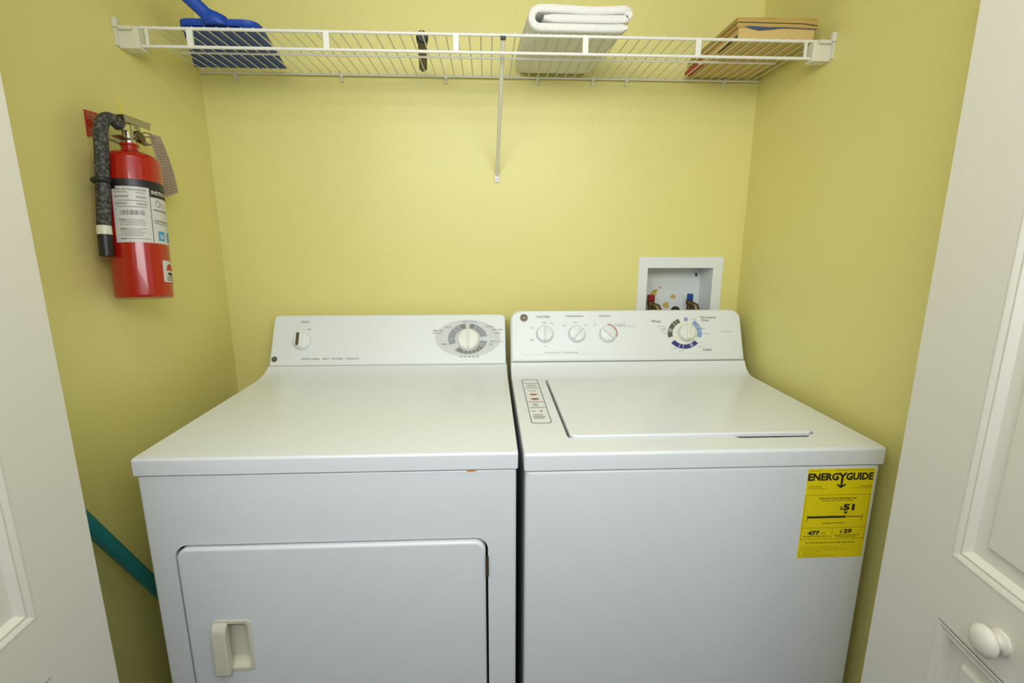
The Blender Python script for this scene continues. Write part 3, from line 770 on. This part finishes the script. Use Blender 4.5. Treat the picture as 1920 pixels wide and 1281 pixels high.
# labels wrapped round the cylinder; az angle measured in the body frame
def wrap(rr): return lambda a, z: EM @ V((rr*math.cos(R(a)), rr*math.sin(R(a)), z))
def patch(a0, a1, z0, z1, rr, t=.0003, n=None):
    n = n or max(3, int((a1-a0)/5)); bm = bmesh.new(); A_, B_ = [], []
    f = wrap(rr)
    for i in range(n+1):
        a = a0+(a1-a0)*i/n; A_.append(bm.verts.new(f(a, z0))); B_.append(bm.verts.new(f(a, z1)))
    for i in range(n): bm.faces.new((A_[i], A_[i+1], B_[i+1], B_[i]))
    return bm
def put_patch(bm, a0, a1, z0, z1, rr):
    n = max(1, int((a1-a0)/5)); f = wrap(rr)
    for i in range(n):
        p, q_ = a0+(a1-a0)*i/n, a0+(a1-a0)*(i+1)/n
        bm.faces.new([bm.verts.new(f(p, z0)), bm.verts.new(f(q_, z0)), bm.verts.new(f(q_, z1)), bm.verts.new(f(p, z1))])
VA = -56
lz1 = HB-.068; lz0 = HB-.178
lb = obj('instruction_label', patch(VA-44, VA+130, lz0, lz1, r+.0004), MT['label'], fx, wn=False)
obj('strap_band', patch(-180, 180, lz1-.001, lz1+.0135, r+.0012, n=48), MT['black'], fx, wn=False)
bk = join(tube([hz(hm_(.5)[0]*1.01+.0135*math.cos(R(a)), hm_(.5)[1]*1.01+.0135*math.sin(R(a)), lz1+.006) for a in range(0, 361, 30)], .005, 8, False), patch(VA-66, VA-34, lz1-.006, lz1+.012, r+.0026))
obj('strap_clip', bk, MT['black'], fx)
bm = bmesh.new(); RR = r+.0008; LH = lz1-lz0
put_patch(bm, VA+29, VA+130, lz1-.018, lz1, RR)
put_patch(bm, VA+27.5, VA+28.6, lz0, lz1, RR)
obj('print_bar', bm, MT['inkd'], lb, wn=False)
bm = bmesh.new(); fw = wrap(r+.0012)
put_text(bm, 'INSTRUCTIONS', VA+32, VA+100, lz1-.0125, lz1-.0045, fw, .03)
obj('white_lettering', bm, MT['label'], lb, wn=False)
bm = bmesh.new()
def bars(a0, a1, v, h=.0011): put_patch(bm, a0, a1, lz1-v*LH-h/2, lz1-v*LH+h/2, RR)
put_text(bm, 'FIRE EXTINGUISHER', VA-36, VA+22, lz1-.085*LH, lz1-.05*LH, wrap(RR), .015)
for v in (.115, .18, .20, .30, .325):
    bars(VA-38, VA-12+random.uniform(-4, 4), v); bars(VA+2, VA+22+random.uniform(-3, 2), v+.004)
for v in (.26, .37): bars(VA-34, VA+22, v)
for k in range(22):
    a = VA-30+k*2.1; put_patch(bm, a, a+random.choice((.7, 1.1, 1.5)), lz1-.515*LH, lz1-.43*LH, RR)
for v in (.60, .63, .66, .69, .76, .79, .82, .85, .88): bars(VA-34+(0 if v in (.6, .76) else 2), VA+14+random.uniform(-8, 8), v, .0008)
for v in (.60, .76, .935): bars(VA-34, VA-21, v, .0022)
bars(VA-20, VA+22, .935, .001)
for v in (.385, .40, .58, .60, .635): bars(VA+33, VA+75, v, .0012)
obj('lettering', bm, MT['ink'], lb, wn=False)
bm = bmesh.new()
fwr = wrap(RR)
put_ring(bm, (VA+46, lz1-.27*LH), 5, 6.2, 0, 360, lambda a, b: fwr(a, lz1-.27*LH+(b-(lz1-.27*LH))*.0011))
put_ring(bm, (VA+54, lz1-.30*LH), 3, 4, 60, 300, lambda a, b: fwr(a, lz1-.30*LH+(b-(lz1-.30*LH))*.0011))
obj('pictogram', bm, MT['ink'], lb, wn=False)
for a0 in (VA+40, VA+66):
    bm = patch(a0, a0+17, lz0+.006, lz0+.025, RR); obj('cyan_square', bm, MT['cyan'], lb, wn=False)
    bm = patch(a0+4, a0+8, lz0+.010, lz0+.019, RR+.0005); bb = patch(a0+10, a0+13, lz0+.009, lz0+.016, RR+.0005); obj('square_mark', join(bm, bb), MT['label'], lb, wn=False)
# small white sticker with a round red mark
s0, s1, t0, t1 = VA+41, VA+92, .030, .077
sk = obj('round_mark_sticker', patch(s0, s1, t0, t1, r+.0004), MT['label'], fx, wn=False)
bm = bmesh.new(); RS = r+.0008
for a, b, c_, d_ in ((s0, s1, t0, t0+.0013), (s0, s1, t1-.0013, t1), (s0, s0+1.8, t0, t1), (s1-1.8, s1, t0, t1)): put_patch(bm, a, b, c_, d_, RS)
obj('sticker_border', bm, MT['redp'], sk, wn=False)
fws = wrap(RS); sc_ = (s0+s1)/2
def cap(bm, z0, zr, sgn, w=14, n=10):
    for i in range(n):
        u, v = -1+2*i/n, -1+2*(i+1)/n
        put_poly(bm, [(sc_+w*u, z0), (sc_+w*v, z0), (sc_+w*v, z0+sgn*zr*math.sqrt(1-v*v)+sgn*1e-5), (sc_+w*u, z0+sgn*zr*math.sqrt(1-u*u)+sgn*1e-5)], fws)
bm = bmesh.new(); cap(bm, .0555, .0140, 1); obj('round_mark', bm, MT['redp'], sk, wn=False)
bm = bmesh.new(); cap(bm, .0515, .0070, -1, 11)
for v in (.0405, .0355): put_patch(bm, s0+10, s1-10, v, v+.0016, RS)
obj('dark_mark', bm, MT['inkd'], sk, wn=False)
# paper tag hanging behind the right side
XT = -.088
tq = [hit(278, 250, 'x', XT), hit(299, 256, 'x', XT), hit(333, 362, 'x', XT), hit(306, 371, 'x', XT)]
def tagp(u, v, off=0):
    p = tq[0].lerp(tq[1], u).lerp(tq[3].lerp(tq[2], u), v); p.x += off+.004*math.sin(v*3.0)+.002*u; return p
bm = bmesh.new(); N_ = 10
gv = [[bm.verts.new(tagp(u/3, v/N_)) for u in range(4)] for v in range(N_+1)]
for a, b in zip(gv, gv[1:]):
    for k in range(3): bm.faces.new((a[k], a[k+1], b[k+1], b[k]))
solidify(bm, .0005)
tg = obj('inspection_tag', bm, MT['paper'], fx)
bm = bmesh.new()
for k in range(1, 19):
    v = .10+k*.047
    put_poly(bm, ((.06, v), (.94, v), (.94, v+.008), (.06, v+.008)), lambda a, b: tagp(a, b, .0012))
for k in (.3, .62): put_poly(bm, ((k, .30), (k+.02, .30), (k+.02, .95), (k, .95)), lambda a, b: tagp(a, b, .0012))
fine_print(obj('tag_lines', bm, MT['tagline'], tg, wn=False))
# yellow seal
p = EM @ V((.0, -.012, HB+.08))
obj('seal_strap', tube([p, p+V((0, -.001, .012)), p+V((-.003, -.004, .034))], [.0018, .0014, .0008], 6), MT['yplast'], fx)
obj('seal_loop', tube([EM @ V((.002, -.016, HB+.068)), EM @ V((.014, -.018, HB+.055)), EM @ V((.012, -.016, HB+.038))], .0012, 6), MT['yplast'], fx)
# wall bracket
wk = thing('wall_hook', 'small red wall bracket with screws holding the fire extinguisher', 'bracket', (XL, -.428, 1.51))
pa = [hit(x, y, 'x', XL+.003) for x, y in ((159, 205), (184, 212), (187, 252), (166, 256))]
mb = frame((XL+.003, 0, 0), (0, 1, 0), (0, 0, 1))
pl = obj('plate', prism([(p.y, p.z) for p in pa][::-1], .003, mb, .0008, 2), MT['red'], wk)
cy_, cz_ = sum(p.y for p in pa)/4, sum(p.z for p in pa)/4
for k in (-1, 0, 1):
    obj('screw', lathe([(0, 0), (.0028, 0), (.0024, .0012), (0, .0018)], 12, frame((XL+.003, cy_+.002-k*.0012, cz_+.003+k*.011), (0, 1, 0), (0, 0, 1))), MT['steel'], wk)
hk0 = V((XL+.002, cy_+.004, cz_-.016)); hk1 = EM @ V((-.012, -.004, HB+.031))
obj('arm', tube([hk0, hk0.lerp(hk1, .5)+V((0, 0, -.004)), hk1+V((0, 0, -.004))], .003, 8), MT['steel'], wk)

# ================================================================== OUTLET BOX
ob = thing('outlet_box', 'white recessed washer outlet box in the back wall behind the washer console', 'outlet box', ((OB[0]+OB[1])/2, 0, OB[2]))
fo = frame((0, -.004, 0), (1, 0, 0), (0, 0, 1))
obj('trim_frame', prism(rrect(1.093, 1.3565, .985, 1.2355, .003), .004, fo, .0015, 2, holes=[[(OB[0], OB[2]), (OB[0], OB[3]), (OB[1], OB[3]), (OB[1], OB[2])]]), MT['plastic'], ob)
bm = bdiff(box(OB[0]-.003, OB[1]+.003, -.0005, .090, OB[2]-.003, OB[3]+.003), box(OB[0], OB[1], -.05, .087, OB[2], OB[3]))
obj('recessed_shell', bm, MT['plastic'], ob)
fk = lambda u, v: hit(u, v, 'y', .0864)
for sx, sy, a, b in ((1225, 550, 6, 5), (1230, 545, 4, 3), (1262, 556, 5, 4), (1249, 572, 6, 6), (1237, 539, 2.5, 2)):
    bm = bmesh.new()
    put_poly(bm, [(sx+a*math.cos(R(k))*(1+.25*math.sin(3*R(k)+sx)), sy+b*math.sin(R(k))) for k in range(0, 360, 24)], fk)
    obj('stain', bm, MT['stain'], ob)
bm = bmesh.new(); put_poly(bm, [(1305.5+2.5*math.cos(R(k)), 515+4*math.sin(R(k))) for k in range(0, 360, 30)], fk); obj('drip_mark', bm, MT['brass'], ob)
def valve(px, py, label, hm, dx, lw):
    p = hit(px, py, 'y', .045)
    b_ = join(lathe([(0, OB[2]), (.011, OB[2]), (.011, OB[2]+.015), (.008, OB[2]+.018), (.008, p.z-.018), (.011, p.z-.016), (.011, p.z-.004), (0, p.z-.002)], 16, Matrix.Translation((p.x, .045, 0))),
              tube(((p.x, .045, p.z-.012), (p.x+dx, .026, p.z-.020), (p.x+dx*1.5, .020, p.z-.046)), [.009, .011, .0125], 12))
    vt = obj('water_valve', b_, MT['brass'], ob); vt['label'] = label
    obj('valve_lever', join(box(p.x-lw, p.x+lw, .036, .050, p.z-.004, p.z+.018, .004, 3), box(p.x-.006, p.x+.006, .040, .046, p.z-.016, p.z-.002, .001, 1)), hm, vt)
valve(1220, 563, 'brass valve with red lever', MT['redv'], .016, .0115)
valve(1293, 561, 'brass valve with blue lever', MT['bluev'], .012, .009)
# corrugated drain hose dropping out of the box behind the washer
dh = thing('drain_hose', 'dark ribbed drain hose hooked into the bottom of the outlet box', 'hose', (1.222, .05, OB[2]))
pts = [V(p_) for p_ in smooth_path([(1.236, .052, OB[2]+.003), (1.236, .050, 1.040), (1.232, .036, 1.062), (1.222, .010, 1.065), (1.211, -.013, 1.054), (1.208, -.0235, 1.02), (1.208, -.0235, .96)], 8)]
obj('ribbed_tube', tube(pts, [.0125+(.0025 if i % 2 else 0) for i in range(len(pts))], 12), MT['hosep'], dh)

# ================================================================== BROOM
br_ = thing('broom', 'teal broom handle leaning in the gap left of the dryer', 'broom', (-.075, -.26, 0))
XB = -.088
P1 = hit(163+4, 985, 'x', XB); P2 = hit(280, 1090, 'x', XB)
dr_ = (P2-P1); dr_ /= -dr_.z
foot_ = P2+dr_*(P2.z-.13); topp = P1-dr_*(1.06-P1.z)
obj('handle', tube([foot_, P2, P1, topp, topp-dr_*.012], [.0135, .0135, .0135, .0135, .007], 16), MT['teal'], br_)
hy = foot_.y
obj('head', box(XB-.028, XB+.028, hy-.13, hy+.13, .10, .145, .010, 3), MT['teal'], br_)
bm = bmesh.new()
for i in range(26):
    for j in range(5):
        xx = XB-.02+.01*j; yy = hy-.12+.0096*i
        a = [bm.verts.new((xx+dx_, yy+dy_, .102)) for dx_, dy_ in ((-.003, -.003), (.003, -.003), (0, .003))]
        tp = V((xx+(xx-XB)*.3, yy+(yy-hy)*.15, .001)); b = bm.verts.new(tp)
        for k in range(3): bm.faces.new((a[k], a[(k+1) % 3], b))
o = obj('bristles', bm, MT['straw'], br_, wn=False); o['kind'] = 'stuff'
